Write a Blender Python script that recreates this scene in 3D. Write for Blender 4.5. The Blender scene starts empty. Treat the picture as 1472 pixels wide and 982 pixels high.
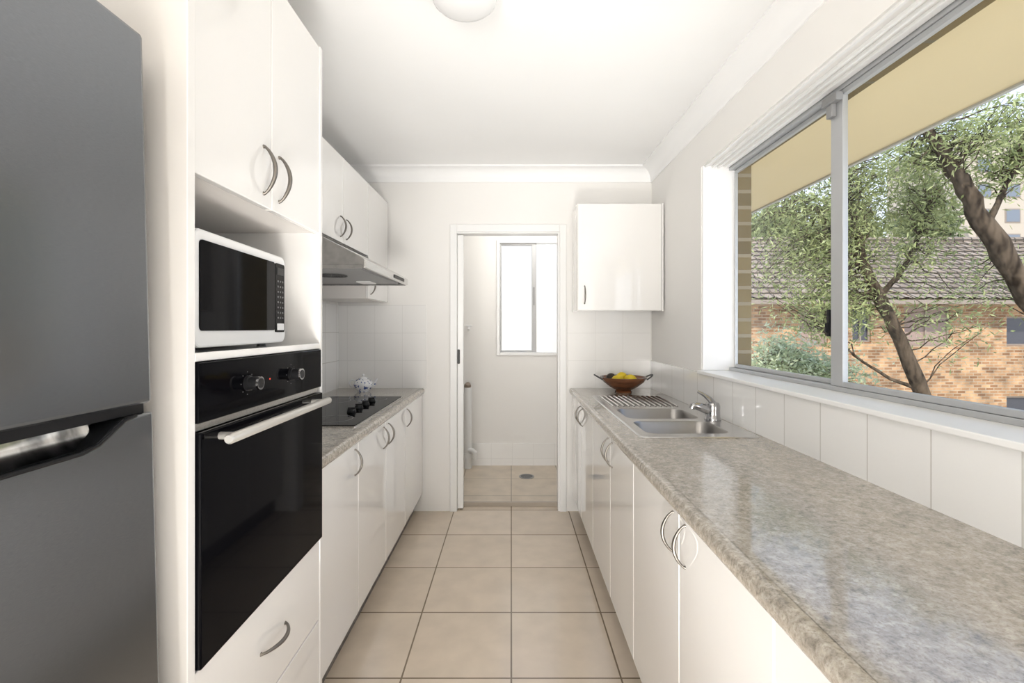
import bpy, bmesh, math, random
from mathutils import Vector, Matrix
S = bpy.context.scene; COL = S.collection
random.seed(7)
R = math.radians
S.view_settings.view_transform = 'Standard'
S.view_settings.look = 'None'
S.view_settings.exposure = 0.9

# ------------------------------------------------------------ materials
def mat(name, col, rough=.5, metal=0, coat=0, spec=.5, emit=None, es=0, trans=0):
    m = bpy.data.materials.new(name); m.use_nodes = True
    b = m.node_tree.nodes['Principled BSDF']
    b.inputs['Base Color'].default_value = (*col, 1)
    b.inputs['Roughness'].default_value = rough
    b.inputs['Metallic'].default_value = metal
    b.inputs['Coat Weight'].default_value = coat
    b.inputs['Specular IOR Level'].default_value = spec
    b.inputs['Transmission Weight'].default_value = trans
    if emit:
        b.inputs['Emission Color'].default_value = (*emit, 1); b.inputs['Emission Strength'].default_value = es
    return m
def nodes(m): return m.node_tree.nodes, m.node_tree.links, m.node_tree.nodes['Principled BSDF']
def mottle(m, c1, c2, scale=5, detail=4, stretch=(1,1,1), bump=0, p0=.35, p1=.65):
    N, L, b = nodes(m)
    tc = N.new('ShaderNodeTexCoord'); mp = N.new('ShaderNodeMapping'); mp.inputs['Scale'].default_value = stretch
    nz = N.new('ShaderNodeTexNoise'); nz.inputs['Scale'].default_value = scale; nz.inputs['Detail'].default_value = detail
    cr = N.new('ShaderNodeValToRGB'); cr.color_ramp.elements[0].position = p0; cr.color_ramp.elements[1].position = p1
    cr.color_ramp.elements[0].color = (*c1, 1); cr.color_ramp.elements[1].color = (*c2, 1)
    L.new(tc.outputs['Object'], mp.inputs['Vector']); L.new(mp.outputs[0], nz.inputs['Vector'])
    L.new(nz.outputs['Fac'], cr.inputs[0]); L.new(cr.outputs[0], b.inputs['Base Color'])
    if bump:
        bp = N.new('ShaderNodeBump'); bp.inputs['Strength'].default_value = bump; bp.inputs['Distance'].default_value = .002
        L.new(nz.outputs['Fac'], bp.inputs['Height']); L.new(bp.outputs[0], b.inputs['Normal'])
    return m
def tile_mat(name, ax, w, h, c1, c2, mort, ox=0, oy=0, ms=.003, rough=.3, offset=0, bump=.4, cloudy=0, csc=7):
    m = mat(name, c1, rough); N, L, b = nodes(m)
    tc = N.new('ShaderNodeTexCoord'); sp = N.new('ShaderNodeSeparateXYZ'); cb = N.new('ShaderNodeCombineXYZ')
    L.new(tc.outputs['Object'], sp.inputs[0])
    mx = N.new('ShaderNodeMath'); mx.operation = 'ADD'; mx.inputs[1].default_value = -ox + 50*w
    my = N.new('ShaderNodeMath'); my.operation = 'ADD'; my.inputs[1].default_value = -oy + 50*h
    L.new(sp.outputs[ax[0]], mx.inputs[0]); L.new(sp.outputs[ax[1]], my.inputs[0])
    L.new(mx.outputs[0], cb.inputs[0]); L.new(my.outputs[0], cb.inputs[1])
    br = N.new('ShaderNodeTexBrick'); br.offset = offset; br.squash = 1
    for k, v in (('Scale', 1), ('Mortar Size', ms), ('Mortar Smooth', .1), ('Bias', 0), ('Brick Width', w), ('Row Height', h)): br.inputs[k].default_value = v
    br.inputs['Color1'].default_value = (*c1, 1); br.inputs['Color2'].default_value = (*c2, 1); br.inputs['Mortar'].default_value = (*mort, 1)
    L.new(cb.outputs[0], br.inputs['Vector'])
    out = br.outputs['Color']
    if cloudy:
        nz = N.new('ShaderNodeTexNoise'); nz.inputs['Scale'].default_value = csc; nz.inputs['Detail'].default_value = 5
        L.new(tc.outputs['Object'], nz.inputs['Vector'])
        mr = N.new('ShaderNodeMapRange'); mr.inputs[1].default_value = .3; mr.inputs[2].default_value = .7; mr.inputs[3].default_value = 1-cloudy; mr.inputs[4].default_value = 1+cloudy*.4
        L.new(nz.outputs['Fac'], mr.inputs[0])
        mu = N.new('ShaderNodeVectorMath'); mu.operation = 'MULTIPLY'
        L.new(out, mu.inputs[0]); L.new(mr.outputs[0], mu.inputs[1]); out = mu.outputs[0]
    L.new(out, b.inputs['Base Color'])
    iv = N.new('ShaderNodeMath'); iv.operation = 'SUBTRACT'; iv.inputs[0].default_value = 1; L.new(br.outputs['Fac'], iv.inputs[1])
    bp = N.new('ShaderNodeBump'); bp.inputs['Strength'].default_value = bump; bp.inputs['Distance'].default_value = .003
    L.new(iv.outputs[0], bp.inputs['Height']); L.new(bp.outputs[0], b.inputs['Normal'])
    return m

M = {}
M['wall'] = mottle(mat('wall_paint', (.8,.77,.73), .6), (.845,.828,.80), (.86,.843,.815), 2)
M['ceil'] = mottle(mat('ceiling_paint', (.87,.87,.86), .7), (.90,.90,.895), (.915,.915,.91), 2)
M['trim'] = mat('trim_gloss', (.87,.867,.855), .3)
M['lam'] = mottle(mat('white_laminate', (.85,.82,.78), .05, coat=.9), (.835,.82,.797), (.85,.835,.812), 1.5)
M['lam_in'] = mat('laminate_inner', (.72,.69,.66), .4)
M['lam_shade'] = mat('laminate_shaded', (.66,.635,.60), .3)  # darker copy of the white laminate, shade painted into the colour
M['floor'] = tile_mat('floor_tiles', (0,1), .4175, .4175, (.64,.54,.43), (.69,.59,.48), (.22,.17,.12), 0, .133, .0035, .16, cloudy=.09, csc=8)
M['lfloor'] = tile_mat('laundry_tiles', (0,1), .4175, .4175, (.60,.51,.40), (.64,.55,.44), (.33,.27,.20), 0, 4.1-.4175*9, .004, .35, cloudy=.15)
white_t, white_t2, gro = (.84,.835,.82), (.86,.855,.84), (.62,.60,.57)
M['tile_side'] = tile_mat('wall_tiles_side', (1,2), .205, .205, white_t, white_t2, gro, 1.144, .89, .0022, .1)
M['tile_back'] = tile_mat('wall_tiles_back', (0,2), .2, .2, (.87,.86,.84), (.88,.87,.85), (.76,.75,.73), .01, .895, .0014, .12, bump=.2)
M['nickel'] = mat('brushed_nickel', (.20,.185,.165), .35, 1)
M['steel'] = mottle(mat('stainless', (.62,.61,.6), .24, 1), (.55,.54,.53), (.66,.65,.64), 30, 2, (1,20,1))
M['steel_d'] = mat('sink_bowl_steel', (.34,.33,.32), .3, 1)
M['groove'] = mat('groove_steel', (.20,.19,.18), .35, 1)
M['chrome'] = mat('chrome', (.50,.50,.51), .1, 1)
M['recess'] = mottle(mat('recess_painted_reflections', (.5,.5,.5), .10, 1), (.22,.22,.22), (.85,.84,.82), 16, 4, (1,1,.5), 0, .38, .52)  # dark and bright mottling paints broken reflections into the metal
M['alu'] = mat('aluminium', (.50,.51,.52), .4, .5)
M['alu_d'] = mat('aluminium_grey', (.45,.45,.45), .5, .2)
M['black'] = mat('black_plastic', (.012,.012,.013), .35, spec=.2)
M['bglass'] = mat('black_glass', (.003,.003,.004), .05, spec=.05)
M['dark'] = mat('dark_grey', (.06,.06,.06), .5)
M['key'] = mat('key_grey', (.10,.10,.10), .5)
M['mark'] = mat('mark_grey', (.35,.35,.35), .5)
M['white_pl'] = mat('white_plastic', (.84,.84,.83), .3)
M['grey_pl'] = mat('grey_plastic', (.28,.28,.28), .4)
M['kick'] = mottle(mat('kick_grey', (.2,.19,.18), .5), (.11,.10,.09), (.21,.195,.18), 60)
M['thresh'] = mat('threshold_stone', (.40,.35,.29), .5)
M['fridge'] = mottle(mat('fridge_steel', (.26,.265,.28), .22, .95), (.195,.205,.22), (.245,.255,.272), 110, 4, (1,1,22), p0=.3, p1=.7)
M['fridge_side'] = mat('fridge_side', (.1,.1,.11), .5)
M['satin'] = mat('satin_bar', (.62,.60,.56), .3, .6)
M['wood'] = mottle(mat('red_wood', (.2,.06,.02), .25, coat=.3), (.09,.032,.013), (.22,.08,.033), 6, 6, (1,1,6))
M['lemon'] = mat('lemon_skin', (.75,.56,.02), .4)
M['avo'] = mat('dark_fruit', (.03,.02,.012), .5)
M['china'] = mottle(mat('blue_china', (.8,.8,.8), .12, coat=.5), (.05,.10,.32), (.85,.86,.88), 55, 1, (1,1,1), 0, .40, .44)
M['china_w'] = mat('white_china', (.85,.86,.88), .12, coat=.5)
M['opal'] = mat('opal_glass', (.78,.78,.78), .2)
M['soffit'] = mat('soffit_cream', (.86,.71,.43), .7)
M['fascia'] = mat('fascia_grey', (.55,.55,.52), .6)
M['brick'] = tile_mat('outer_brick', (1,2), .24, .086, (.12,.085,.03), (.21,.15,.06), (.18,.15,.09), 0, 0, .008, .8, offset=.5)
M['brick_j'] = tile_mat('reveal_brick', (0,2), .24, .086, (.11,.08,.03), (.21,.155,.065), (.26,.22,.15), 0, 0, .010, .8, offset=.5)
M['brick_f'] = tile_mat('facade_brick', (0,2), .24, .086, (.24,.115,.05), (.55,.33,.17), (.40,.31,.21), 0, 0, .012, .85, offset=.5, cloudy=.5, csc=2.0)
M['render'] = mottle(mat('glare_wall_white', (.58,.58,.57), .8), (.52,.51,.48), (.64,.62,.59), .8)  # pale tone of the added wall that whitens the laundry window
M['frame_b'] = mat('window_frame_brown', (.25,.20,.16), .6)
M['cream_b'] = mat('cream_building', (.42,.36,.29), .8)
M['roof'] = tile_mat('roof_tiles', (0,2), .31, .1792, (.20,.155,.115), (.31,.25,.20), (.05,.04,.03), 0, 2.12, .022, .9, offset=0, cloudy=.25, csc=1.5, bump=0)  # dark joint lines painted in as the shadow below each tile row
M['bark'] = mottle(mat('bark', (.2,.14,.1), .95, spec=.05), (.03,.022,.016), (.13,.098,.07), 18, 8, (1,1,.25), bump=1.0)
M['ground'] = mottle(mat('pale_bounce_ground', (.5,.45,.35), .95), (.62,.57,.47), (.72,.66,.54), 3)  # pale tone chosen to bounce sunlight up to soffit and window
M['curtain'] = mat('brown_blind', (.28,.20,.17), .7)
M['pane_d'] = mat('dark_pane', (.05,.05,.06), .1)
M['pane_b'] = mat('blue_pane', (.15,.17,.20), .3)

# stone-look laminate
g = mat('stone_laminate', (.5,.48,.45), .18, coat=.5, spec=.5); N, L, b = nodes(g)
tc = N.new('ShaderNodeTexCoord')
def nz(sc, det, dist=0, rough=.6):
    n = N.new('ShaderNodeTexNoise'); n.inputs['Scale'].default_value = sc; n.inputs['Detail'].default_value = det
    n.inputs['Distortion'].default_value = dist; n.inputs['Roughness'].default_value = rough
    L.new(tc.outputs['Object'], n.inputs['Vector']); return n
def ramp(src, stops):
    r = N.new('ShaderNodeValToRGB'); e = r.color_ramp.elements
    e[0].position, e[0].color = stops[0][0], (*stops[0][1], 1); e[1].position, e[1].color = stops[-1][0], (*stops[-1][1], 1)
    for p, c in stops[1:-1]:
        x = e.new(p); x.color = (*c, 1)
    L.new(src, r.inputs[0]); return r
n1 = nz(58, 8, .4, .68); n2 = nz(200, 3, .2, .6); n3 = nz(20, 6, .6, .7)
r1 = ramp(n1.outputs['Fac'], [(.34,(.23,.20,.165)), (.44,(.345,.31,.262)), (.54,(.43,.39,.335)), (.66,(.54,.50,.44))])
r2 = ramp(n2.outputs['Fac'], [(.36,(.72,.705,.69)), (.48,(.97,.97,.97)), (.64,(1.06,1.06,1.05))])
r3 = ramp(n3.outputs['Fac'], [(.38,(.89,.885,.875)), (.60,(1.07,1.06,1.04))])
m1 = N.new('ShaderNodeVectorMath'); m1.operation = 'MULTIPLY'; m2 = N.new('ShaderNodeVectorMath'); m2.operation = 'MULTIPLY'
L.new(r1.outputs[0], m1.inputs[0]); L.new(r2.outputs[0], m1.inputs[1]); L.new(m1.outputs[0], m2.inputs[0]); L.new(r3.outputs[0], m2.inputs[1])
L.new(m2.outputs[0], b.inputs['Base Color']); M['stone'] = g

def thin_glass(name, tint, rough, base, edge):
    m = bpy.data.materials.new(name); m.use_nodes = True; N = m.node_tree.nodes; L = m.node_tree.links; N.clear()
    o = N.new('ShaderNodeOutputMaterial'); t = N.new('ShaderNodeBsdfTransparent'); t.inputs[0].default_value = (*tint, 1)
    gl = N.new('ShaderNodeBsdfGlossy'); gl.inputs['Roughness'].default_value = rough
    lw = N.new('ShaderNodeLayerWeight'); lw.inputs[0].default_value = .5
    pw = N.new('ShaderNodeMath'); pw.operation = 'POWER'; pw.inputs[1].default_value = 5; L.new(lw.outputs['Facing'], pw.inputs[0])
    ma = N.new('ShaderNodeMath'); ma.operation = 'MULTIPLY_ADD'; ma.inputs[1].default_value = edge; ma.inputs[2].default_value = base; L.new(pw.outputs[0], ma.inputs[0])
    mx = N.new('ShaderNodeMixShader'); L.new(ma.outputs[0], mx.inputs[0]); L.new(t.outputs[0], mx.inputs[1]); L.new(gl.outputs[0], mx.inputs[2]); L.new(mx.outputs[0], o.inputs[0])
    return m
M['glass'] = thin_glass('window_glass', (.98,.985,.98), .02, .015, .4)
def leafmat(name, c1, c2):
    m = bpy.data.materials.new(name); m.use_nodes = True; N = m.node_tree.nodes; L = m.node_tree.links
    b = N['Principled BSDF']; b.inputs['Roughness'].default_value = .5
    o = N['Material Output']
    tc = N.new('ShaderNodeTexCoord'); n = N.new('ShaderNodeTexNoise'); n.inputs['Scale'].default_value = 6; n.inputs['Detail'].default_value = 3
    L.new(tc.outputs['Object'], n.inputs['Vector'])
    r = N.new('ShaderNodeValToRGB'); r.color_ramp.elements[0].position = .35; r.color_ramp.elements[1].position = .65
    r.color_ramp.elements[0].color = (*c1, 1); r.color_ramp.elements[1].color = (*c2, 1)
    L.new(n.outputs['Fac'], r.inputs[0]); L.new(r.outputs[0], b.inputs['Base Color'])
    t = N.new('ShaderNodeBsdfTranslucent'); L.new(r.outputs[0], t.inputs[0])
    mx = N.new('ShaderNodeMixShader'); mx.inputs[0].default_value = .4
    L.new(b.outputs[0], mx.inputs[1]); L.new(t.outputs[0], mx.inputs[2]); L.new(mx.outputs[0], o.inputs[0])
    return m
M['leaf1'] = leafmat('gum_leaves', (.20,.24,.08), (.54,.58,.28))
M['leaf2'] = leafmat('pale_leaves', (.42,.48,.26), (.75,.79,.56))
M['leaf3'] = leafmat('far_leaves', (.10,.14,.05), (.34,.38,.17))

# ------------------------------------------------------------ geometry helpers
def NB(): return bmesh.new()
def box(bm, x0, x1, y0, y1, z0, z1):
    v = [bm.verts.new(p) for p in ((x0,y0,z0),(x1,y0,z0),(x1,y1,z0),(x0,y1,z0),(x0,y0,z1),(x1,y0,z1),(x1,y1,z1),(x0,y1,z1))]
    for f in ((0,3,2,1),(4,5,6,7),(0,1,5,4),(1,2,6,5),(2,3,7,6),(3,0,4,7)): bm.faces.new([v[i] for i in f])
    return bm
def B(*a): return box(NB(), *a)
def tube(bm, pts, rad, seg=8, caps=True, flat=1.0):
    pts = [Vector(p) for p in pts]; n = len(pts)
    if not hasattr(rad, '__len__'): rad = [rad]*n
    t0 = (pts[1]-pts[0]).normalized(); up = Vector((0,0,1)) if abs(t0.z) < .9 else Vector((0,1,0))
    u = t0.cross(up).normalized(); rings = []
    for i in range(n):
        t = (pts[min(i+1,n-1)]-pts[max(i-1,0)]).normalized()
        u = (u - t*u.dot(t)).normalized(); w = t.cross(u)
        rings.append([bm.verts.new(pts[i]+(u*math.cos(a)+w*math.sin(a)*flat)*rad[i]) for a in [2*math.pi*k/seg for k in range(seg)]])
    for i in range(n-1):
        for k in range(seg): bm.faces.new((rings[i][k], rings[i][(k+1)%seg], rings[i+1][(k+1)%seg], rings[i+1][k]))
    if caps: bm.faces.new(rings[0][::-1]); bm.faces.new(rings[-1])
    return bm
def lathe(bm, prof, c=(0,0,0), seg=28, close=True):
    c = Vector(c); rings = []
    for r, z in prof:
        if r < 1e-5: rings.append([bm.verts.new(c+Vector((0,0,z)))])
        else: rings.append([bm.verts.new(c+Vector((r*math.cos(2*math.pi*k/seg), r*math.sin(2*math.pi*k/seg), z))) for k in range(seg)])
    for a, b_ in zip(rings, rings[1:]):
        for k in range(seg):
            k2 = (k+1) % seg
            if len(a) == 1 and len(b_) == 1: continue
            if len(a) == 1: bm.faces.new((a[0], b_[k], b_[k2]))
            elif len(b_) == 1: bm.faces.new((a[k], b_[0], a[k2]))
            else: bm.faces.new((a[k], b_[k], b_[k2], a[k2]))
    return bm
def prism(bm, poly, axis, a0, a1):
    f = {'x': lambda p, w: (w, p[0], p[1]), 'y': lambda p, w: (p[0], w, p[1]), 'z': lambda p, w: (p[0], p[1], w)}[axis]
    A = [bm.verts.new(f(p, a0)) for p in poly]; Bv = [bm.verts.new(f(p, a1)) for p in poly]; n = len(poly)
    bm.faces.new(A); bm.faces.new(Bv[::-1])
    for i in range(n): bm.faces.new((A[i], Bv[i], Bv[(i+1)%n], A[(i+1)%n]))
    return bm
def slab(bm, us, vs, holes, w0, w1, f):
    V = {}
    def v(i, j, w):
        k = (i, j, w)
        if k not in V: V[k] = bm.verts.new(f(us[i], vs[j], w))
        return V[k]
    def solid(i, j):
        if i < 0 or j < 0 or i >= len(us)-1 or j >= len(vs)-1: return False
        cu, cv = (us[i]+us[i+1])/2, (vs[j]+vs[j+1])/2
        return not any(h[0] < cu < h[1] and h[2] < cv < h[3] for h in holes)
    for i in range(len(us)-1):
        for j in range(len(vs)-1):
            if not solid(i, j): continue
            for w in (w0, w1): bm.faces.new((v(i,j,w), v(i+1,j,w), v(i+1,j+1,w), v(i,j+1,w)))
            if not solid(i-1,j): bm.faces.new((v(i,j,w0), v(i,j+1,w0), v(i,j+1,w1), v(i,j,w1)))
            if not solid(i+1,j): bm.faces.new((v(i+1,j,w0), v(i+1,j+1,w0), v(i+1,j+1,w1), v(i+1,j,w1)))
            if not solid(i,j-1): bm.faces.new((v(i,j,w0), v(i+1,j,w0), v(i+1,j,w1), v(i,j,w1)))
            if not solid(i,j+1): bm.faces.new((v(i,j+1,w0), v(i+1,j+1,w0), v(i+1,j+1,w1), v(i,j+1,w1)))
    return bm
FX = lambda u, v, w: (w, u, v)   # u=Y v=Z w=X
FY = lambda u, v, w: (u, w, v)   # u=X v=Z w=Y
FZ = lambda u, v, w: (u, v, w)
def rrect(x0, x1, y0, y1, r, n=5):
    out = []
    for cx, cy, a in ((x1-r,y1-r,0),(x0+r,y1-r,90),(x0+r,y0+r,180),(x1-r,y0+r,270)):
        for k in range(n+1):
            t = R(a+90*k/n); out.append((cx+r*math.cos(t), cy+r*math.sin(t)))
    return out

W = {}
def obj(name, bm, m, parent=None, smooth=False, bevel=0, local=False, structure=False, norm=True, seg=2):
    if norm: bmesh.ops.recalc_face_normals(bm, faces=bm.faces)
    off = Vector((0,0,0))
    if parent is not None:
        off = W[parent.name]
        if not local: bmesh.ops.translate(bm, verts=bm.verts, vec=-off)
    elif not structure:
        xs = [v.co for v in bm.verts]
        off = Vector(((min(c.x for c in xs)+max(c.x for c in xs))/2, (min(c.y for c in xs)+max(c.y for c in xs))/2, min(c.z for c in xs)))
        bmesh.ops.translate(bm, verts=bm.verts, vec=-off)
    me = bpy.data.meshes.new(name); bm.to_mesh(me); bm.free(); me.materials.append(M[m])
    o = bpy.data.objects.new(name, me); COL.objects.link(o)
    if parent is not None: o.parent = parent
    else: o.location = off
    W[o.name] = off
    if smooth: me.shade_smooth(); me.set_sharp_from_angle(angle=R(38))
    if bevel:
        md = o.modifiers.new('bevel', 'BEVEL'); md.width = bevel; md.segments = seg; md.limit_method = 'ANGLE'; md.angle_limit = R(40)
    if structure: o['kind'] = 'structure'
    return o
def thing(name, label, cat, loc, group=None, structure=False):
    o = bpy.data.objects.new(name, None); o.empty_display_size = .1; COL.objects.link(o); o.location = loc; W[o.name] = Vector(loc)
    if structure: o['kind'] = 'structure'
    else: o['label'] = label; o['category'] = cat
    if group: o['group'] = group
    return o
def tag(o, label, cat, group=None):
    o['label'] = label; o['category'] = cat
    if group: o['group'] = group
    return o
def struct(name, bm, m, **k): return obj(name, bm, m, structure=True, **k)
def P(px, py, Y): return Vector(((px-735)/682*Y, Y, 1.33-(py-472)/682*Y))

CEIL = 2.49; LF = .03
# ------------------------------------------------------------ the room
struct('floor', B(-1.38,1.2,-2.2,3.55,-.1,0), 'floor')
struct('floor_laundry', B(-1.38,1.2,3.551,4.5,-.1,LF), 'lfloor')
struct('ceiling', B(-1.38,1.2,-2.3,4.6,CEIL,CEIL+.12), 'ceil')
struct('wall_left', B(-1.38,-1.26,-2.2,4.6,0,CEIL), 'wall')
struct('wall_right', slab(NB(), [-2.2,.45,2.55,4.6], [0,1.095,2.197,CEIL], [(.45,2.55,1.095,2.197)], 1.02, 1.2, FX), 'wall')
struct('wall_back', slab(NB(), [-1.26,-.395,.35,1.02], [0,2.03,CEIL], [(-.395,.35,-1,2.03)], 3.45, 3.55, FY), 'wall')
struct('wall_laundry', slab(NB(), [-1.26,-.139,.75,1.02], [0,1.073,2.168,CEIL], [(-.139,.75,1.073,2.168)], 4.5, 4.6, FY), 'wall')
struct('wall_rear', B(-1.38,1.2,-2.3,-2.2,0,CEIL), 'wall')
struct('wall_exterior', slab(NB(), [-2.2,.45,2.55,7], [-3,1.06,2.2,2.6], [(.45,2.55,1.06,2.2)], 1.2, 1.285, FX), 'brick')
struct('trim_17', B(1.207,1.288,2.545,2.552,1.10,2.2), 'brick_j')
# cornices
def cove(s=1, d=.09, h=.10):
    pts = [(0,0),(0,-h),(.008*s,-h)]
    for k in range(7):
        a = k/6*math.pi/2
        pts.append((s*(.012+(d-.022)*(1-math.cos(a))), -h+.012+(h-.024)*math.sin(a)))
    pts += [(d*s,-.01),(d*s,0)]
    return pts
struct('trim_1', prism(NB(), [(3.45+p[0],CEIL+p[1]) for p in cove(-1)], 'x', -1.26, 1.02), 'ceil', smooth=True)
struct('trim_2', prism(NB(), [(1.02+p[0],CEIL+p[1]) for p in cove(-1)], 'y', -2.2, 3.45), 'ceil', smooth=True)
struct('trim_3', prism(NB(), [(-1.26+p[0],CEIL+p[1]) for p in cove(1)], 'y', -2.2, 3.45), 'ceil', smooth=True)
# door architrave and linings
bm = NB(); box(bm,-.445,-.395,3.436,3.452,0,2.085); box(bm,.35,.40,3.436,3.452,0,2.085); box(bm,-.395,.35,3.436,3.452,2.03,2.085)
struct('trim_4', bm, 'trim', bevel=.004)
bm = NB(); box(bm,.34,.35,3.45,3.55,.0,2.03); box(bm,-.395,.34,3.45,3.55,2.02,2.03)
struct('trim_5', bm, 'trim')
struct('trim_6', B(-.395,.34,3.538,3.56,.0,LF+.001), 'thresh', bevel=.002)
# tiled splashbacks
struct('trim_7', B(1.012,1.0205,-2.0,3.45,.895,1.095), 'tile_side')
struct('trim_8', B(-1.2605,-1.252,1.56,3.45,.895,1.5), 'tile_side')
struct('trim_9', B(-1.252,-.617,3.442,3.4505,.895,1.5), 'tile_back')
struct('trim_10', B(.41,1.012,3.442,3.4505,.895,1.46), 'tile_back')
struct('trim_11', B(-1.26,1.02,4.492,4.5005,LF,.24), 'tile_back')
struct('trim_12', B(.998,1.2,.45,2.55,1.088,1.105), 'trim', bevel=.003)   # sill
struct('trim_13', B(1.024,1.2,2.535,2.552,1.105,2.2), 'trim', bevel=.003)
bm = NB()
for x0, x1, h in ((1.03,1.042,.010),(1.07,1.080,.014),(1.10,1.110,.014),(1.135,1.16,.012)): box(bm, x0, x1, .45, 2.535, 2.198-h, 2.198)
struct('trim_14', bm, 'trim', bevel=.002)
# sliding door edge peeping from the pocket
d = thing('door_1', '', '', (-.6,3.5,0), structure=True)
lf = obj('door_leaf', B(-.394,-.352,3.475,3.515,.01,2.014), 'trim', d, bevel=.003)
obj('door_latch', prism(NB(), rrect(-.3945,-.376,1.07,1.175,.006), 'y', 3.469, 3.476), 'dark', lf)

# big sliding window in the right wall
w = thing('window_1', '', '', (1.2,1.5,1.105), structure=True)
bm = NB(); box(bm,1.163,1.208,.45,2.535,1.105,1.122); box(bm,1.163,1.208,.45,2.535,2.172,2.198); box(bm,1.192,1.206,2.528,2.535,1.122,2.172); box(bm,1.163,1.208,.45,.48,1.122,2.172)
obj('window_frame', bm, 'alu', w, bevel=.002)
def sash(x0, x1, y0, y1, st0, st1, z0=1.123, z1=2.171, t=.018):
    bm = NB(); box(bm,x0,x1,y0,y0+st0,z0,z1); box(bm,x0,x1,y1-st1,y1,z0,z1); box(bm,x0,x1,y0+st0,y1-st1,z0,z0+t); box(bm,x0,x1,y0+st0,y1-st1,z1-t,z1)
    s = obj('sash', bm, 'alu', w, bevel=.002)
    xm = (x0+x1)/2
    obj('pane', B(xm-.002,xm+.002,y0+st0-.004,y1-st1+.004,z0+t-.004,z1-t+.004), 'glass', s)
    return s
s1 = sash(1.190,1.205,1.735,2.526,.028,.005)
s2 = sash(1.166,1.186,.482,1.732,.03,.062)
bm = NB(); box(bm,1.180,1.192,1.762,1.778,1.30,1.40); box(bm,1.172,1.182,1.765,1.776,1.315,1.35)
obj('latch', bm, 'black', s1, bevel=.002)
bm = NB(); box(bm,1.140,1.166,1.665,1.745,2.135,2.165); box(bm,1.148,1.166,1.70,1.732,2.09,2.137)
obj('stop_bracket', bm, 'grey_pl', s2, bevel=.003)
# laundry window
w = thing('window_2', '', '', (.3,4.55,1.073), structure=True)
bm = NB(); x0,x1,z0,z1 = -.139,.75,1.073,2.168
box(bm,x0,x0+.03,4.49,4.58,z0,z1); box(bm,x1-.03,x1,4.49,4.58,z0,z1); box(bm,x0+.03,x1-.03,4.49,4.58,z0,z0+.03); box(bm,x0+.03,x1-.03,4.49,4.58,z1-.03,z1)
obj('window_frame', bm, 'trim', w, bevel=.003)
bm = NB(); box(bm,.195,.240,4.52,4.555,z0+.03,z1-.03); box(bm,-.109,-.093,4.52,4.555,z0+.03,z1-.03); box(bm,-.093,.195,4.52,4.555,z1-.05,z1-.03); box(bm,-.093,.195,4.52,4.555,z0+.03,z0+.048)
sh = obj('sash', bm, 'alu_d', w, bevel=.003)
obj('pane', B(-.097,.72,4.536,4.54,z0+.03,z1-.03), 'glass', sh)
obj('pull', B(.208,.222,4.512,4.521,1.55,1.72), 'grey_pl', sh)

# ------------------------------------------------------------ handles
def bow(a, b_, out, h=.026, r=.0038):
    a, b_, out = Vector(a), Vector(b_), Vector(out); bm = NB(); pts = []; rad = []
    pts.append(a - out*.001); rad.append(r*1.4)
    n = 14
    for k in range(n+1):
        t = k/n; s = math.sin(math.pi*(.06+.88*t)); s0 = math.sin(math.pi*.06)
        pts.append(a+(b_-a)*t+out*(.004+h*((s-s0)/(1-s0))**.8)); rad.append(r*(.8+.5*math.sin(math.pi*t)))
    pts.append(b_ - out*.001); rad.append(r*1.4)
    return tube(bm, pts, rad, 10)
def front(name, parent, x0, x1, y0, y1, z0, z1, m='lam'): return obj(name, B(x0,x1,y0,y1,z0,z1), m, parent, bevel=.0025)

# ------------------------------------------------------------ base cabinets
def base_cabinet(label, side, y0, y1, doors, group):
    dd = side; face = -.645 if side < 0 else .44; back = -1.250 if side < 0 else 1.010
    X = lambda a, b_: (min(a,b_), max(a,b_))
    t = thing('base_cabinet', label, 'cabinet', ((face+back)/2, (y0+y1)/2, 0), group)
    xa, xb = X(face+dd*.0185, back); bm = NB(); e = .001
    box(bm,xa,xb,y0+e,y0+.016,.13,.853); box(bm,xa,xb,y1-.016,y1-e,.13,.853); box(bm,xa,xb,y0+.016,y1-.016,.13,.146)
    xc, xd = X(back, back-dd*.01); box(bm,xc,xd,y0+.016,y1-.016,.146,.853)
    obj('body', bm, 'lam_in', t)
    xa, xb = X(face+dd*.06, face+dd*.075); obj('kickboard', B(xa,xb,y0+e,y1-e,0,.13), 'kick', t)
    for ya, yb, hy in doors:
        xa, xb = X(face, face+dd*.018)
        dr = front('door', t, xa, xb, ya+.002, yb-.002, .132, .850)
        obj('handle', bow((face,hy,.83),(face,hy,.725),(-dd,0,0)), 'nickel', dr, smooth=True)
    return t
gl = 'base cabinets along the cooktop side'; gr = 'base cabinets under the sink side worktop'
base_cabinet('white single-door base cabinet standing against the tall oven cabinet', -1, 1.555, 2.0, [(1.555,2.0,1.955)], gl)
base_cabinet('white two-door base cabinet with paired bow handles under the cooktop', -1, 2.0, 2.88, [(2.0,2.44,2.39),(2.44,2.88,2.49)], gl)
base_cabinet('white base cabinet at far end of the cooktop side beside the doorway wall', -1, 2.88, 3.44, [(2.88,3.44,2.93)], gl)
base_cabinet('white two-door base cabinet below the fruit bowl and drainboard', 1, 2.56, 3.44, [(2.56,2.98,2.935),(2.98,3.44,3.03)], gr)
base_cabinet('white two-door base cabinet directly below the two sink bowls', 1, 1.71, 2.56, [(1.71,2.11,2.065),(2.11,2.56,2.155)], gr)
base_cabinet('white two-door base cabinet with large paired bow handles, nearest whole unit below the bare worktop', 1, .795, 1.71, [(.795,1.245,1.2),(1.245,1.71,1.29)], gr)
base_cabinet('white base cabinet cut off at the bottom of the frame under the worktop', 1, -.1, .795, [(-.1,.345,.30),(.345,.795,.39)], gr)

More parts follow.
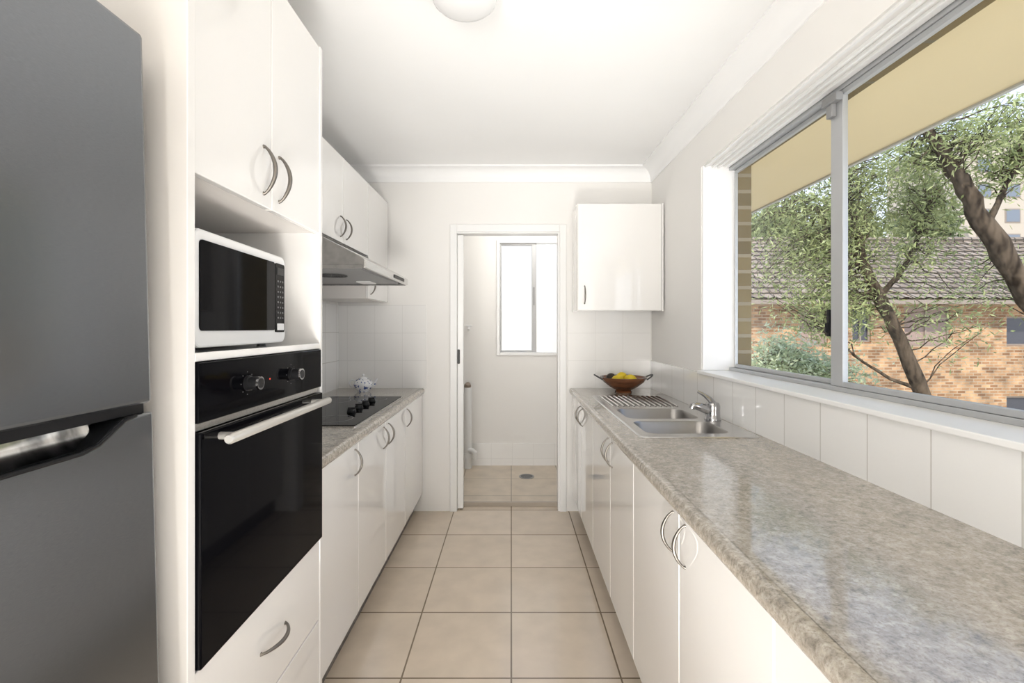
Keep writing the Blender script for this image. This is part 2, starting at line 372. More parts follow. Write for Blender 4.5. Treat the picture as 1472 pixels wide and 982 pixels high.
# ------------------------------------------------------------ worktops
def nosing(bm, xe, d, y0, y1, z0=.853, z1=.895):
    r = (z1-z0)/2; pts = [(xe+d*.03, z0), (xe+d*.03, z1)]
    for k in range(9):
        a = math.pi/2 + math.pi*k/8
        pts.append((xe+d*(.014+ .014*math.cos(a)), (z0+z1)/2+r*math.sin(a)))
    prism(bm, pts, 'y', y0, y1)
bm = slab(NB(), [.449,.545,.915,1.012], [-.1,1.92,2.55,3.4415], [(.545,.915,1.92,2.55)], .853, .895, FZ); nosing(bm, .42, 1, -.1, 3.4415)
tag(obj('worktop', bm, 'stone', smooth=True), 'long mottled grey stone-look worktop under the window holding the sink', 'worktop')
bm = B(-1.252,-.659,1.552,3.4415,.853,.895); nosing(bm, -.63, -1, 1.552, 3.4415)
tag(obj('worktop', bm, 'stone', smooth=True), 'short mottled grey worktop beside the oven holding the cooktop', 'worktop')

# ------------------------------------------------------------ sink
t = thing('kitchen_sink', 'stainless steel double-bowl inset sink with drainboard below the window', 'sink', (.75,2.46,.895))
bm = NB(); Z = .9
loops = [rrect(.515,.99,1.88,3.05,.03), rrect(.555,.905,1.935,2.20,.05), rrect(.555,.905,2.255,2.54,.05)]
edges = []
for lp in loops:
    vs = [bm.verts.new((x,y,Z)) for x, y in lp]
    edges += [bm.edges.new((vs[i], vs[(i+1)%len(vs)])) for i in range(len(vs))]
bmesh.ops.triangle_fill(bm, use_beauty=True, edges=edges, normal=(0,0,1))
oe = [e for e in edges[:len(loops[0])]]
ret = bmesh.ops.extrude_edge_only(bm, edges=oe)
nv = [v for v in ret['geom'] if isinstance(v, bmesh.types.BMVert)]
bmesh.ops.translate(bm, verts=nv, vec=(0,0,-.0045))
for v in nv: v.co.x += .004*(1 if v.co.x > .75 else -1); v.co.y += .004*(1 if v.co.y > 2.4 else -1)
obj('rim', bm, 'steel', t)
for (x0,x1,y0,y1) in ((.555,.905,1.935,2.20),(.555,.905,2.255,2.54)):
    bm = NB(); rings = []
    for ins, z, r in ((0,.9,.05),(.004,.893,.05),(.010,.78,.05),(.022,.752,.05),(.05,.742,.045)):
        rings.append([bm.verts.new((x,y,z)) for x, y in rrect(x0+ins,x1-ins,y0+ins,y1-ins,r)])
    for a, b_ in zip(rings, rings[1:]):
        for k in range(len(a)): bm.faces.new((a[k], a[(k+1)%len(a)], b_[(k+1)%len(a)], b_[k]))
    bm.faces.new(rings[-1])
    bo = obj('bowl', bm, 'steel_d', t, smooth=True)
    cx, cy = (x0+x1)/2, (y0+y1)/2
    obj('drain', lathe(NB(), [(.042,.7425),(.042,.745),(.034,.7455),(.030,.743),(0,.743)], (cx,cy,0), 20), 'chrome', bo, smooth=True)
bm = NB()
for k in range(13):
    x = .560+k*.0295; tube(bm, [(x,2.61,.9005),(x,2.63,.904),(x,2.97,.904),(x,3.0,.9005)], .0045, 6)
obj('drainboard_ridges', bm, 'steel', t, smooth=True)
bm = NB(); 
for k in range(12):
    x = .5745+k*.0295; box(bm, x-.0045, x+.0045, 2.62, 2.99, .9003, .9010)
obj('drainboard_groove', bm, 'groove', t)
# tap
t = thing('mixer_tap', 'chrome single-lever mixer tap standing on the sink rim', 'tap', (.948,2.235,.9005))
obj('base', lathe(NB(), [(0,.9005),(.038,.9005),(.038,.907),(.034,.914),(.033,.945),(.034,.965),(.028,.980),(0,.988)], (.948,2.235,0), 20), 'chrome', t, smooth=True)
obj('spout', tube(NB(), [(.948,2.235,.935),(.915,2.23,.950),(.885,2.225,.961),(.862,2.222,.968),(.848,2.22,.966),(.843,2.22,.954)], [.023,.022,.020,.018,.016,.014], 12), 'chrome', t, smooth=True)
obj('lever', tube(NB(), [(.950,2.235,.975),(.936,2.24,.996),(.912,2.25,1.016),(.888,2.26,1.03)], [.027,.021,.015,.012], 10, flat=.6), 'chrome', t, smooth=True)

# ------------------------------------------------------------ wooden bowl with fruit
bx, by, bz = .765, 3.24, .895
t = thing('fruit_bowl', 'dark reddish wooden bowl with metal ring handles on the far worktop end', 'bowl', (bx,by,bz))
obj('dish', lathe(NB(), [(0,0),(.055,0),(.058,.008),(.05,.014),(.09,.035),(.135,.07),(.155,.098),(.158,.104),(.150,.104),(.128,.076),(.085,.044),(.04,.026),(0,.024)], (bx,by,bz), 36), 'wood', t, smooth=True)
for s in (-1,1):
    pts = [(bx+s*(.148+.05*math.sin(math.pi*k/10)), by+.045*math.cos(math.pi*k/10), bz+.088+.03*math.sin(math.pi*k/10)) for k in range(11)]
    obj('handle', tube(NB(), pts, .005, 8), 'dark', t, smooth=True)
def lemon(loc, ang, label, m='lemon', s=1):
    pr = [(0,-.043),(.008,-.041),(.012,-.037),(.024,-.026),(.031,-.008),(.031,.008),(.024,.026),(.012,.037),(.007,.042),(0,.043)]
    o = obj('lemon' if m == 'lemon' else 'avocado', lathe(NB(), [(r*s,z*s) for r, z in pr], (0,0,0), 18), m, smooth=True)
    o.data.transform(Matrix.Translation((0,0,-.043*s)).to_4x4()); o.data.transform(Matrix.Rotation(ang[0],4,'X')); o.data.transform(Matrix.Rotation(ang[1],4,'Z'))
    o.location = loc; tag(o, label, 'fruit', 'fruit in the wooden bowl'); return o
lemon((bx-.045,by-.03,bz+.088), (R(90),R(80)), 'yellow lemon on the left of the wooden bowl')
lemon((bx+.04,by-.035,bz+.092), (R(90),R(60)), 'yellow lemon lying on the right of the wooden bowl')
lemon((bx+.0,by+.05,bz+.10), (R(85),R(110)), 'yellow lemon at the back of the wooden bowl, topmost')
lemon((bx-.075,by+.04,bz+.094), (R(90),R(20)), 'dark green fruit beside the lemons in the wooden bowl', 'avo')

# ------------------------------------------------------------ cooktop
t = thing('cooktop', 'black glass electric cooktop with steel edge and four knobs set in the worktop', 'cooktop', (-.92,2.54,.895))
obj('trim_frame', prism(NB(), rrect(-1.16,-.682,2.085,2.995,.012), 'z', .895, .8995), 'steel', t)
gp = obj('glass_plate', prism(NB(), rrect(-1.152,-.690,2.093,2.987,.010), 'z', .8985, .9025), 'bglass', t, bevel=.001)
for cx, cy, r in ((-.84,2.24,.09),(-1.04,2.30,.075),(-1.04,2.80,.09),(-.82,2.86,.07)):
    obj('burner_ring', lathe(NB(), [(r,.9026),(r,.9030),(r-.003,.9030),(r-.003,.9026)], (cx,cy,0), 32), 'grey_pl', gp)
for k in range(4):
    y = 2.42+k*.115
    kb = obj('knob', lathe(NB(), [(0,.9025),(.022,.9025),(.023,.906),(.019,.918),(.016,.921),(0,.921)], (-.815,y,0), 20), 'black', t, smooth=True)
    obj('pointer', B(-.833,-.797,y-.0035,y+.0035,.919,.927), 'black', kb, bevel=.001)

# ------------------------------------------------------------ teapot
tx, ty, tz = -1.02, 3.27, .895
t = thing('teapot', 'small blue and white patterned china teapot behind the cooktop', 'teapot', (tx,ty,tz))
obj('body', lathe(NB(), [(0,0),(.035,0),(.037,.006),(.055,.022),(.064,.045),(.060,.066),(.045,.082),(.030,.088),(.028,.088),(0,.086)], (tx,ty,tz), 28), 'china', t, smooth=True)
ld = obj('lid', lathe(NB(), [(.033,.086),(.031,.092),(.018,.101),(0,.104)], (tx,ty,tz), 24), 'china', t, smooth=True)
obj('lid_knob', lathe(NB(), [(0,.102),(.005,.102),(.004,.107),(.009,.112),(.007,.119),(0,.121)], (tx,ty,tz), 14), 'china_w', ld, smooth=True)
obj('spout', tube(NB(), [(tx+.05,ty,tz+.035),(tx+.075,ty,tz+.045),(tx+.085,ty,tz+.07),(tx+.098,ty,tz+.09)], [.014,.011,.008,.006], 12), 'china', t, smooth=True)
obj('handle', tube(NB(), [(tx-.05,ty,tz+.072),(tx-.08,ty,tz+.08),(tx-.097,ty,tz+.06),(tx-.085,ty,tz+.035),(tx-.058,ty,tz+.028)], .0055, 10), 'china_w', t, smooth=True)

# ------------------------------------------------------------ left upper cabinets
def upper_left(label, y0, y1, z0, z1, doors):
    t = thing('wall_cabinet', label, 'cabinet', (-1.08,(y0+y1)/2,z0), 'white wall cabinets')
    obj('body', B(-1.25,-.9135,y0+.001,y1-.001,z0,z1), 'lam_in', t)
    for ya, yb, hy in doors:
        dr = front('door', t, -.913, -.895, ya+.002, yb-.002, z0+.001, z1-.001)
        obj('handle', bow((-.895,hy,z0+.135),(-.895,hy,z0+.03),(1,0,0)), 'nickel', dr, smooth=True)
upper_left('white two-door wall cabinet above the rangehood', 2.09, 2.97, 1.782, 2.24, [(2.09,2.53,2.485),(2.53,2.97,2.575)])
upper_left('white wall cabinet behind the rangehood, reaching lower, in the far corner', 2.972, 3.44, 1.517, 2.24, [(2.972,3.44,3.02)])
# back wall cabinet right of doorway
t = thing('wall_cabinet', 'white single-door wall cabinet right of the doorway above the fruit bowl', 'cabinet', (.725,3.3,1.445), 'white wall cabinets')
obj('body', B(.439,1.008,3.1685,3.441,1.447,2.16), 'lam', t, bevel=.001)
dr = obj('door', B(.443,.998,3.15,3.168,1.449,2.158), 'lam', t, bevel=.0025)
obj('handle', bow((.487,3.15,1.61),(.487,3.15,1.495),(0,-1,0)), 'nickel', dr, smooth=True)
obj('end_panel', B(1.0,1.010,3.148,3.168,1.445,2.162), 'lam', t)

# ------------------------------------------------------------ rangehood
t = thing('rangehood', 'stainless steel slanted rangehood above the black cooktop', 'rangehood', (-.95,2.53,1.59))
y0, y1 = 2.10, 2.965
bm = NB(); prof = [(-1.25,1.78),(-.92,1.78),(-.66,1.645),(-.648,1.635),(-.648,1.60),(-.66,1.598),(-.66,1.612),(-1.25,1.612)]
prism(bm, prof, 'y', y0, y1); obj('canopy', bm, 'steel', t, bevel=.002)
obj('side_lip', B(-1.25,-.66,y0,y0+.012,1.596,1.612), 'steel', t); obj('side_lip', B(-1.25,-.66,y1-.012,y1,1.596,1.612), 'steel', t)
obj('filter', B(-1.22,-.70,y0+.03,y1-.03,1.604,1.613), 'grey_pl', t)
bm = NB()
for r in (.02,.035,.05,.065,.08): lathe(bm, [(r,1.603),(r,1.599),(r-.004,1.599),(r-.004,1.603)], (-.93,2.45,0), 28)
for a in range(8):
    c, s = math.cos(a*math.pi/8), math.sin(a*math.pi/8); tube(bm, [(-.93-c*.08,2.45-s*.08,1.600),(-.93+c*.08,2.45+s*.08,1.600)], .002, 5)
obj('fan_grille', bm, 'dark', t)
obj('light_cover', B(-.90,-.82,2.75,2.88,1.597,1.605), 'white_pl', t, bevel=.003)
obj('control_strip', B(-.649,-.645,2.62,2.86,1.610,1.628), 'black', t)

# ------------------------------------------------------------ tall oven cabinet
t = thing('tall_cabinet', 'tall white cabinet housing the oven and microwave beside the fridge', 'cabinet', (-.93,1.228,0))
sp_ = obj('side_panel', B(-1.25,-.6195,.905,.925,0,2.24), 'lam_shade', t)  # side face painted in the shaded tone, front edge left white
obj('edge_strip', B(-.6195,-.617,.905,.925,0,2.24), 'lam', sp_)
obj('side_panel', B(-1.25,-.617,1.531,1.549,0,2.24), 'lam', t, bevel=.0015)
bm = NB(); box(bm,-1.25,-.64,.925,1.531,2.222,2.24); box(bm,-1.25,-.64,.925,1.531,1.637,1.655); box(bm,-1.25,-1.24,.925,1.531,.13,2.222); box(bm,-1.24,-.64,.925,1.531,.63,.648)
obj('carcass', bm, 'lam_in', t)
obj('shelf', B(-1.24,-.617,.925,1.531,1.264,1.282), 'lam', t, bevel=.002)
obj('kickboard', B(-.70,-.685,.925,1.531,0,.12), 'kick', t)
for ya, yb, hy in ((.926,1.2275,1.188),(1.2275,1.531,1.267)):
    dr = front('door', t, -.6395, -.62, ya+.0018, yb-.0018, 1.636, 2.239)
    obj('handle', bow((-.62,hy,1.785),(-.62,hy,1.668),(1,0,0), r=.0042), 'nickel', dr, smooth=True)
for z0, z1 in ((.393,.652),(.125,.389)):
    dr = front('drawer', t, -.6395, -.62, .9275, 1.5295, z0, z1)
    zc = (z0+z1)/2
    obj('handle', bow((-.62,1.175,zc),(-.62,1.30,zc),(1,0,0), r=.0042), 'nickel', dr, smooth=True)

# oven
t = thing('wall_oven', 'black glass built-in oven with satin bar handle below the microwave', 'oven', (-.9,1.228,.655))
y0, y1 = .929, 1.528
obj('housing', B(-1.18,-.632,y0+.01,y1-.01,.662,1.258), 'dark', t)
cp = obj('control_panel', B(-.632,-.612,y0,y1,1.142,1.262), 'bglass', t, bevel=.002)
obj('vent_strip', B(-.634,-.622,y0,y1,1.126,1.141), 'steel', t)
dr = obj('door', B(-.632,-.608,y0,y1,.658,1.124), 'bglass', t, bevel=.003)
zb = 1.106
hb = obj('handle', tube(NB(), [(-.570,.955,zb),(-.570,.96,zb),(-.570,1.478,zb),(-.570,1.483,zb)], [.008,.0108,.0108,.008], 14), 'satin', dr, smooth=True)
for y in (.99,1.448):
    bm = NB(); tube(bm, [(-.609,y,zb),(-.572,y,zb)], .008, 10)
    obj('handle_post', bm, 'satin', dr, smooth=True)
for y in (1.10,1.317):
    bm = NB(); tube(bm, [(-.612,y,1.203),(-.605,y,1.203),(-.604,y,1.203),(-.584,y,1.203)], [.018,.018,.015,.015], 24)
    k = obj('knob', bm, 'black', t, smooth=True)
    bm = NB(); tube(bm, [(-.5845,y,1.203),(-.580,y,1.203)], [.0158,.0154], 24); obj('knob_ring', bm, 'chrome', k, smooth=True)
    bm = NB(); tube(bm, [(-.5805,y,1.203),(-.5787,y,1.203)], [.0115,.0113], 24); obj('knob_cap', bm, 'black', k, smooth=True)
    bm = NB()
    for a in range(0,360,45):
        c, s = math.cos(R(a)), math.sin(R(a)); box(bm, -.6122,-.6114, y+c*.026-.0007, y+c*.026+.0007, 1.203+s*.026-.0007, 1.203+s*.026+.0007)
    obj('dial_marks', bm, 'mark', cp)
M['red'] = mat('red_light', (.6,.05,.02), .4, emit=(1,.05,.02), es=.3)
obj('indicator_light', B(-.6122,-.611,1.20,1.204,1.2,1.204), 'red', cp)

# microwave (local: front faces -y, x = width)
t = thing('microwave', 'white microwave with black door window in the cabinet niche above the oven', 'microwave', (-.67,1.0,1.2825))
W[t.name] = Vector((0,0,0)); w_, h_ = .47, .262
obj('casing', B(0,w_,.02,.34,.007,h_), 'white_pl', t, bevel=.006)
fr = obj('front_frame', prism(NB(), rrect(0,w_,.005,h_+.002,.026,8), 'y', 0, .022), 'white_pl', t, bevel=.005)
obj('door_window', prism(NB(), rrect(.019,.390,.042,h_-.022,.010), 'y', -.003, .002), 'bglass', t)
cp = obj('control_panel', prism(NB(), rrect(.394,.456,.036,h_-.022,.006), 'y', -.003, .002), 'bglass', t)
obj('display', B(.402,.448,-.0042,-.003,h_-.056,h_-.034), 'black', cp)
for r_ in range(8):
    for c_ in range(3):
        obj('button', B(.4045+c_*.016,.4125+c_*.016,-.0042,-.003,.076+r_*.0155,.081+r_*.0155), 'key', cp)
obj('door_button', B(.402,.448,-.005,-.003,.042,.062), 'white_pl', cp, bevel=.001)
for x in (.05,.42):
    for y in (.05,.29): obj('foot', lathe(NB(), [(0,0),(.012,0),(.014,.007),(0,.007)], (x,y,0), 12), 'grey_pl', t)
t.rotation_euler = (0,0,R(93.6))

# ------------------------------------------------------------ fridge (local: front faces +x)
t = thing('fridge', 'tall brushed steel two-door fridge at the left edge', 'fridge', (-.612,.5,0.006))
W[t.name] = Vector((0,0,0))
obj('cabinet', B(-.58,-.058,-.345,.345,.03,1.835), 'fridge_side', t, bevel=.004)
obj('upper_door', B(-.052,0,-.35,.35,1.192,1.85), 'fridge', t, bevel=.008, seg=3)
bm = prism(NB(), [(-.35,.05),(.35,.05),(.35,1.176),(.30,1.175),(.280,1.170),(.255,1.156),(.235,1.145),(.215,1.139),(-.35,1.138)], 'x', -.052, 0)
ld = obj('lower_door', bm, 'fridge', t, bevel=.005, seg=3)
bm = NB(); A = []
for k in range(9):
    a = math.pi/2*k/8; A.append((-.006-.034*math.sin(a), 1.136+.045*(1-math.cos(a))))
poly = A+[(-.050,1.185),(-.050,1.125),(-.006,1.125)]
prism(bm, poly, 'y', -.345, .262); obj('handle_recess', bm, 'recess', ld, smooth=True)
obj('seal', B(-.056,-.012,-.34,.343,1.176,1.193), 'black', t)
bm = NB(); tube(bm, [(0.001,-.35,1.137),(0.001,.205,1.137),(0.001,.235,1.143),(.001,.262,1.158),(.001,.285,1.171),(.0,.31,1.175)], .0035, 8); obj('handle_lip', bm, 'black', ld, smooth=True)
for x in (-.53,-.09):
    for y in (-.3,.3): obj('foot', lathe(NB(), [(0,0),(.02,0),(.02,.03),(0,.03)], (x,y,0), 12), 'black', t)
t.rotation_euler = (0,-.025,0)

# ------------------------------------------------------------ ceiling light
cx, cy = -.160, 1.62
t = thing('ceiling_light', 'round white opal dome light on the kitchen ceiling', 'ceiling light', (cx,cy,CEIL))
obj('base', lathe(NB(), [(0,0),(.118,0),(.119,-.006),(.116,-.012),(.110,-.016),(0,-.016)], (cx,cy,CEIL), 36), 'opal', t, smooth=True)
obj('dome', lathe(NB(), [(.108,-.014),(.112,-.028),(.108,-.042),(.094,-.055),(.07,-.065),(.035,-.071),(0,-.074)], (cx,cy,CEIL), 36), 'opal', t, smooth=True)
obj('clip', B(cx-.14,cx-.108,cy-.01,cy+.01,CEIL-.024,CEIL-.001), 'white_pl', t, bevel=.003)

# ------------------------------------------------------------ laundry things
t = thing('laundry_pipe', 'white vertical waste pipe with elbow just inside the laundry doorway', 'pipe', (-.40,4.40,LF))
obj('pipe', tube(NB(), [(-.405,4.42,LF),(-.405,4.42,.78)], .036, 14), 'white_pl', t, smooth=True)
obj('elbow', tube(NB(), [(-.39,4.40,.20),(-.36,4.38,.20),(-.335,4.37,.185),(-.335,4.37,.12)], [.024,.024,.024,.020], 12), 'white_pl', t, smooth=True)
obj('collar', lathe(NB(), [(.036,.10),(.046,.10),(.046,.14),(.036,.14)], (-.405,4.42,LF), 16), 'white_pl', t)
obj('cap', tube(NB(), [(-.41,4.42,.78),(-.405,4.41,.80),(-.40,4.40,.815)], [.030,.032,.022], 12), 'frame_b', t, smooth=True)
t = thing('wall_tap', 'small white washing machine tap on the laundry wall left of its window', 'tap', (-.40,4.49,1.33))
obj('spout', tube(NB(), [(-.40,4.499,1.335),(-.40,4.45,1.335),(-.40,4.43,1.315)], .012, 10), 'white_pl', t, smooth=True)
obj('handle', tube(NB(), [(-.43,4.46,1.355),(-.37,4.46,1.355)], .009, 10), 'white_pl', t, smooth=True)
t = thing('floor_drain', 'round grey floor drain grate in the laundry floor tiles', 'floor drain', (.134,4.157,LF))
obj('ring', lathe(NB(), [(.066,.0),(.066,.004),(.054,.004),(.054,.0)], (.134,4.157,LF), 28), 'grey_pl', t)
bm = NB()
for k in range(-3,4):
    hl = math.sqrt(max(.054**2-(k*.015)**2, 0)); box(bm, .134-hl, .134+hl, 4.157+k*.015-.002, 4.157+k*.015+.002, LF+.0005, LF+.003)
obj('grate', bm, 'grey_pl', t)
obj('well', lathe(NB(), [(0,.0006),(.054,.0006)], (.134,4.157,LF), 28), 'dark', t)

# ------------------------------------------------------------ outdoors
struct('ground', B(1.3,70,-8,80,-3.2,-3), 'ground')
bm = NB(); box(bm,1.285,1.90,-2.2,9,2.25,2.27); struct('trim_15', bm, 'soffit')
bm = NB(); box(bm,1.90,1.92,-2.2,9,2.24,2.42); struct('trim_16', bm, 'fascia')
tag(obj('glare_wall', B(-3.5,1.1,7.0,7.2,-3,3.6), 'render'), 'added white backdrop wall giving the laundry window its overexposed white', 'wall')  # made-up sunlit wall, put here so the window view blows out white

# neighbouring brick house
HY = 14.0; hx0, hx1 = 5.0, 24.0
t = thing('brick_house', 'orange brick house with grey tiled roof seen through the right window', 'house', (14,HY+2,-3))
px = lambda x: (x-735)/682*HY; pz = lambda y: 1.33-(y-472)/682*HY
wins = [(px(1300),px(1366),pz(498),pz(441)), (px(1225),px(1252),pz(492),pz(441)), (px(1447),px(1520),pz(497),pz(455)), (px(1447),px(1520),pz(640),pz(570)), (px(1150),px(1190),pz(497),pz(441))]
us = sorted(set([hx0,hx1]+[w_[0] for w_ in wins]+[w_[1] for w_ in wins])); vs = sorted(set([-3,2.2]+[w_[2] for w_ in wins]+[w_[3] for w_ in wins]))
bm = slab(NB(), us, vs, [(a,b_,c,d_) for a,b_,c,d_ in wins], HY, HY+.25, FY); box(bm,hx0,hx0+.2,HY+.25,HY+6,-3,2.2); obj('wall', bm, 'brick_f', t)
for i, (a,b_,c,d_) in enumerate(wins):
    bm = NB(); e = .05
    box(bm,a,b_,HY+.05,HY+.12,d_-e,d_); box(bm,a,b_,HY+.05,HY+.12,c,c+e); box(bm,a,a+e,HY+.05,HY+.12,c+e,d_-e); box(bm,b_-e,b_,HY+.05,HY+.12,c+e,d_-e)
    m_ = (a+b_)/2; box(bm,m_-e/2,m_+e/2,HY+.05,HY+.12,c+e,d_-e)
    wo = obj('window', bm, 'frame_b', t)
    obj('pane', B(a+e,b_-e,HY+.09,HY+.10,c+e,d_-e), 'curtain' if i in (0,4) else 'pane_d', wo)
bm = NB(); rows = 13; nx = 520; ez, rz, ey, ry = 2.12, 4.45, HY-.5, HY+3.1
V = []
for r_ in range(rows):
    for sgn in (0,1):
        f = (r_+sgn)/rows; y = ey+(ry-ey)*f; z = ez+(rz-ez)*f + (.06 if sgn == 0 else .0)
        V.append([bm.verts.new((hx0-.5+(hx1-hx0+.5)*k/nx, y, z+.045*abs(math.sin(math.pi*k/nx*62)))) for k in range(nx+1)])
for a, b_ in zip(V, V[1:]):
    for k in range(nx): bm.faces.new((a[k], a[k+1], b_[k+1], b_[k]))
obj('roof', bm, 'roof', t, norm=False)
obj('ridge_cap', tube(NB(), [(hx0-.5,ry,rz+.03),(hx1,ry,rz+.03)], .14, 8), 'roof', t, smooth=True)
obj('roof_back', prism(NB(), [(ry,rz),(ry+4,ez),(ry,ez)], 'x', hx0-.5, hx1), 'roof', t)
obj('gutter', B(hx0-.5,hx1,ey-.1,ey+.02,2.02,2.14), 'frame_b', t)
obj('eave', B(hx0-.5,hx1,ey,HY+.01,2.03,2.06), 'cream_b', t)

# distant apartment tower
t = thing('apartment_tower', 'tall cream apartment building in the distance above the tiled roof', 'building', (45,42,-3))
TY = 40; ax0 = (1383-735)/682*TY; 
obj('wall', B(ax0,ax0+16,TY,TY+8,-3,1.33+277/682*TY), 'cream_b', t)
for r_ in range(4):
    for c_ in range(4):
        x = ax0+1.2+c_*2.4; z = 1.33+(472-228-r_*36)/682*TY
        wo = obj('window', B(x,x+1.3,TY-.04,TY+.02,z-1.2,z), 'frame_b', t); obj('pane', B(x+.1,x+1.2,TY-.06,TY-.035,z-1.1,z-.1), 'pane_b', wo)
obj('balcony_slab', B(ax0-.5,ax0+.3,TY-1,TY,9.5,9.8), 'cream_b', t)

# trees
def leaves_mesh(pts, L_=.1, wd=.024, droop=.5):
    bm = NB()
    for p in pts:
        d_ = Vector((random.gauss(0,1), random.gauss(0,1), random.gauss(-droop,.7))).normalized()
        s = d_.cross(Vector((random.gauss(0,1),random.gauss(0,1),random.gauss(0,1)))).normalized()
        l = L_*random.uniform(.6,1.2); w2 = wd*random.uniform(.6,1.1)
        a = bm.verts.new(p); b1 = bm.verts.new(p+d_*l*.45+s*w2); c = bm.verts.new(p+d_*l); b2 = bm.verts.new(p+d_*l*.45-s*w2)
        bm.faces.new((a,b1,c,b2))
    return bm
def tree(name, label, trunks, blobs, leafm, L_, wd, group, branch_r=.02, twr=.5, per=26):
    base = trunks[0][0][0]
    t = thing(name, label, 'tree', base, group)
    bm = NB(); nodes_ = []
    for pts, rad in trunks:
        fine, fr = [], []
        for i in range(len(pts)-1):
            for k in range(4):
                f = k/4; j = Vector((random.gauss(0,1),random.gauss(0,1),0))*rad[i]*.11
                fine.append(pts[i].lerp(pts[i+1], f)+j); fr.append((rad[i]*(1-f)+rad[i+1]*f)*random.uniform(.88,1.08))
        fine.append(pts[-1]); fr.append(rad[-1]); tube(bm, fine, fr, 12); nodes_ += fine
    obj('trunk', bm, 'bark', t, smooth=True)
    bb = NB(); lp = []
    for c, rx, ry, rz_, n in blobs:
        for _ in range(n):
            while True:
                q = Vector((random.uniform(-1,1),random.uniform(-1,1),random.uniform(-1,1)))
                if q.length < 1: break
            tgt = c+Vector((q.x*rx,q.y*ry,q.z*rz_))
            cand = sorted(nodes_, key=lambda p: (p-tgt).length)[:6]; st = random.choice(cand)
            mid = st.lerp(tgt,.5)+Vector((random.gauss(0,.1),random.gauss(0,.1),abs(random.gauss(0,.15))))*(rx*.8)
            cur = []
            for k in range(7):
                f = k/6; cur.append(st*(1-f)**2+mid*2*f*(1-f)+tgt*f*f+Vector((random.gauss(0,1),random.gauss(0,1),random.gauss(0,1)))*(.035*rx if 0<k<6 else 0))
            tube(bb, cur, [branch_r*(1-.8*k/6) for k in range(7)], 5, caps=False)
            for _k in range(per):
                f = random.uniform(.35,1.0); k = min(int(f*6),5); p = cur[k].lerp(cur[k+1], f*6-k)
                lp.append(p+Vector((random.gauss(0,1),random.gauss(0,1),random.gauss(0,1)))*twr*.5)
    obj('branches', bb, 'bark', t)
    obj('foliage', leaves_mesh(lp, L_, wd), leafm, t, norm=False)
    return t
TA = [P(1345,640,6),P(1325,565,6),P(1292,485,6),P(1264,428,6),P(1240,378,6),P(1228,320,6),P(1212,262,6),P(1190,200,6)]
TA = [Vector((TA[0].x+.5,6,-3))]+TA
br1 = [P(1264,428,6),P(1300,385,5.8),P(1325,330,5.7),P(1350,280,5.6)]
br2 = [P(1240,378,6),P(1200,330,6.2),P(1160,290,6.3),P(1120,270,6.4)]
br3 = [P(1322,560,6),P(1280,545,6.1),P(1240,520,6.2),P(1190,480,6.3)]
tree('gum_tree', 'leafy gum tree with slim leaning trunk in the middle of the window view',
     [(TA,[.11,.10,.09,.078,.068,.055,.042,.03,.02]),(br1,[.035,.027,.018,.012]),(br2,[.035,.026,.018,.01]),(br3,[.028,.022,.015,.008])],
     [(P(1150,325,6.2),.9,.8,.5,120),(P(1260,275,6.0),.8,.8,.55,120),(P(1160,400,6.3),.75,.6,.5,95),(P(1310,330,5.8),.5,.6,.5,55),(P(1200,450,6.3),.7,.5,.3,45),(P(1390,450,5.8),.6,.4,.4,16)],
     'leaf1', .09, .011, 'trees outside the window', .009, .26, 38)
TB = [P(1560,560,5),P(1510,478,5),P(1470,412,5),P(1432,350,5),P(1395,288,5),P(1362,230,5),P(1330,180,5)]
TB = [Vector((TB[0].x+.5,5,-3))]+TB
tb2 = [P(1418,330,5),P(1440,280,5),P(1470,220,5),P(1510,160,5)]
tree('gum_tree', 'gum tree with thick dark trunk leaning across the right edge of the window view',
     [(TB,[.145,.13,.115,.108,.10,.09,.07,.045]),(tb2,[.035,.027,.02,.012])],
     [(P(1400,190,5.0),.55,.6,.28,58),(P(1330,215,5.2),.4,.5,.3,44),(P(1450,240,5.1),.35,.5,.3,34),(P(1420,400,5.4),.3,.4,.4,12)],
     'leaf1', .085, .0105, 'trees outside the window', .008, .24, 36)
tb = [Vector((P(1130,600,7.5).x,7.5,-3)),P(1130,640,7.5),P(1125,560,7.5),P(1120,520,7.5)]
tree('shrub', 'pale grey-green shrub low in the far end of the window view', [(tb,[.06,.05,.03,.015])],
     [(P(1125,520,7.5),.9,.7,.42,110),(P(1190,550,7.4),.9,.6,.45,110),(P(1110,590,7.4),.9,.6,.5,60)],
     'leaf2', .10, .018, 'trees outside the window', .008, .22, 36)
for i, (x, yt, lab) in enumerate(((1110,300,'dark tree behind the brick house roof, nearest the window end'),(1215,285,'dark tree behind the middle of the tiled roof'),(1330,300,'dark tree behind the tiled roof beside the cream tower'))):
    YY = 22; b0 = P(x,480,YY)
    tr = [Vector((b0.x,YY,-3)),P(x,460,YY),P(x+4,380,YY),P(x,yt+20,YY)]
    tree('background_tree', lab, [(tr,[.3,.25,.15,.08])], [(P(x,335,YY),1.55,1.5,1.9,80)], 'leaf3', .36, .10, 'trees behind the brick house', .04, .45, 38)

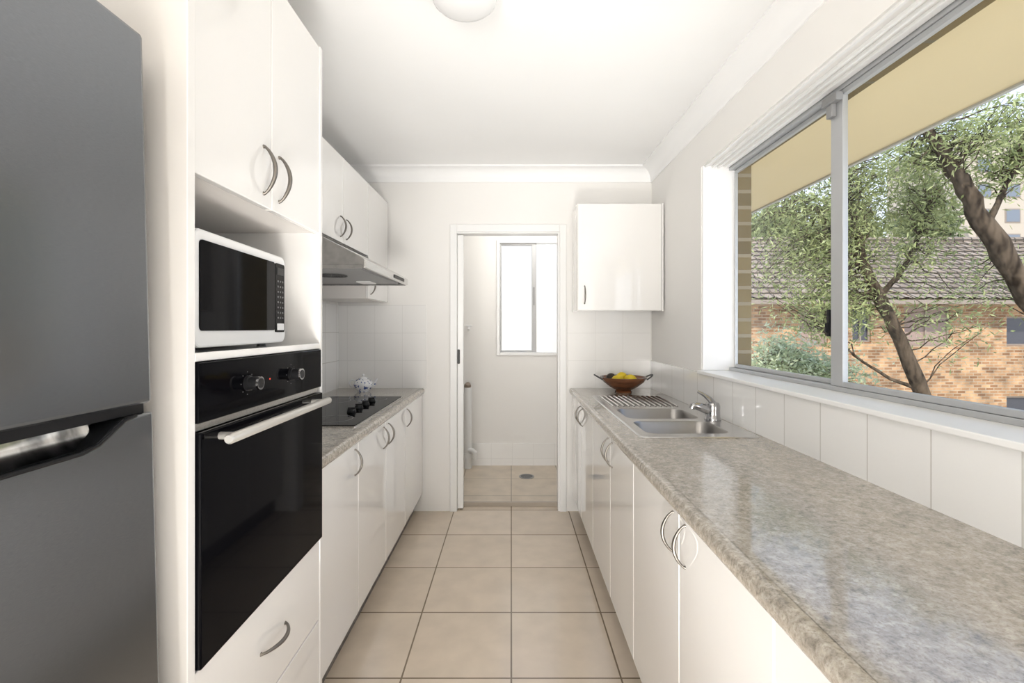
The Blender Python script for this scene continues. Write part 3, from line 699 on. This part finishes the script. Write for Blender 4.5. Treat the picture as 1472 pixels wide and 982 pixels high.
# ------------------------------------------------------------ light
wd = bpy.data.worlds.new('World'); S.world = wd; wd.use_nodes = True
N = wd.node_tree.nodes; L = wd.node_tree.links; bg = N['Background']
tc = N.new('ShaderNodeTexCoord'); sp = N.new('ShaderNodeSeparateXYZ'); L.new(tc.outputs['Generated'], sp.inputs[0])
cr = N.new('ShaderNodeValToRGB'); e = cr.color_ramp.elements
e[0].position = 0; e[0].color = (.88,.92,1,1); e[1].position = .55; e[1].color = (.33,.48,.78,1)
L.new(sp.outputs[2], cr.inputs[0]); L.new(cr.outputs[0], bg.inputs[0]); bg.inputs[1].default_value = 1.15
def lamp(name, kind, loc, energy, col=(1,1,1), to=None, **k):
    l = bpy.data.lights.new(name, kind); l.energy = energy; l.color = col
    for a, v in k.items(): setattr(l, a, v)
    o = bpy.data.objects.new(name, l); COL.objects.link(o); o.location = loc
    if to is not None: o.rotation_euler = (Vector(to)-Vector(loc)).to_track_quat('-Z','Y').to_euler()
    return o
lamp('sun', 'SUN', (0,0,10), 2.9, (1,.94,.83), to=(3.2,6.5,2.5), angle=R(.6))
lamp('fill_rear', 'AREA', (-.78,-1.95,1.15), 41, (1,.98,.95), to=(.1,3.4,1.3), shape='RECTANGLE', size=.8, size_y=1.2)  # unseen fill lamp added behind the camera to light the room
lamp('fill_ceiling_spot', 'SPOT', (0,.35,.25), 84, (1,.98,.95), to=(0,2.75,2.49), spot_size=R(76), spot_blend=1.0, shadow_soft_size=.35)  # added fill spot below the view, brightens the far ceiling
lamp('fill_ceiling_area', 'AREA', (.15,-.5,.5), 4, (1,.98,.95), to=(.2,1.9,2.49), shape='RECTANGLE', size=1.0, size_y=1.0, spread=R(120))  # weak fill panel added out of view to lift the ceiling
lamp('fill_laundry', 'POINT', (.25,3.9,2.36), 6.0, (1,.975,.94), shadow_soft_size=.12)  # added fill lamp hidden above the door head, brightens the laundry

cam = bpy.data.cameras.new('Camera'); co = bpy.data.objects.new('Camera', cam); COL.objects.link(co)
co.location = (0,0,1.33); co.rotation_euler = (R(90),0,0)
cam.sensor_width = 36; cam.lens = 682/1472*36; cam.shift_y = -19/1472; cam.shift_x = 1/1472; cam.clip_start = .02; cam.clip_end = 300
S.camera = co
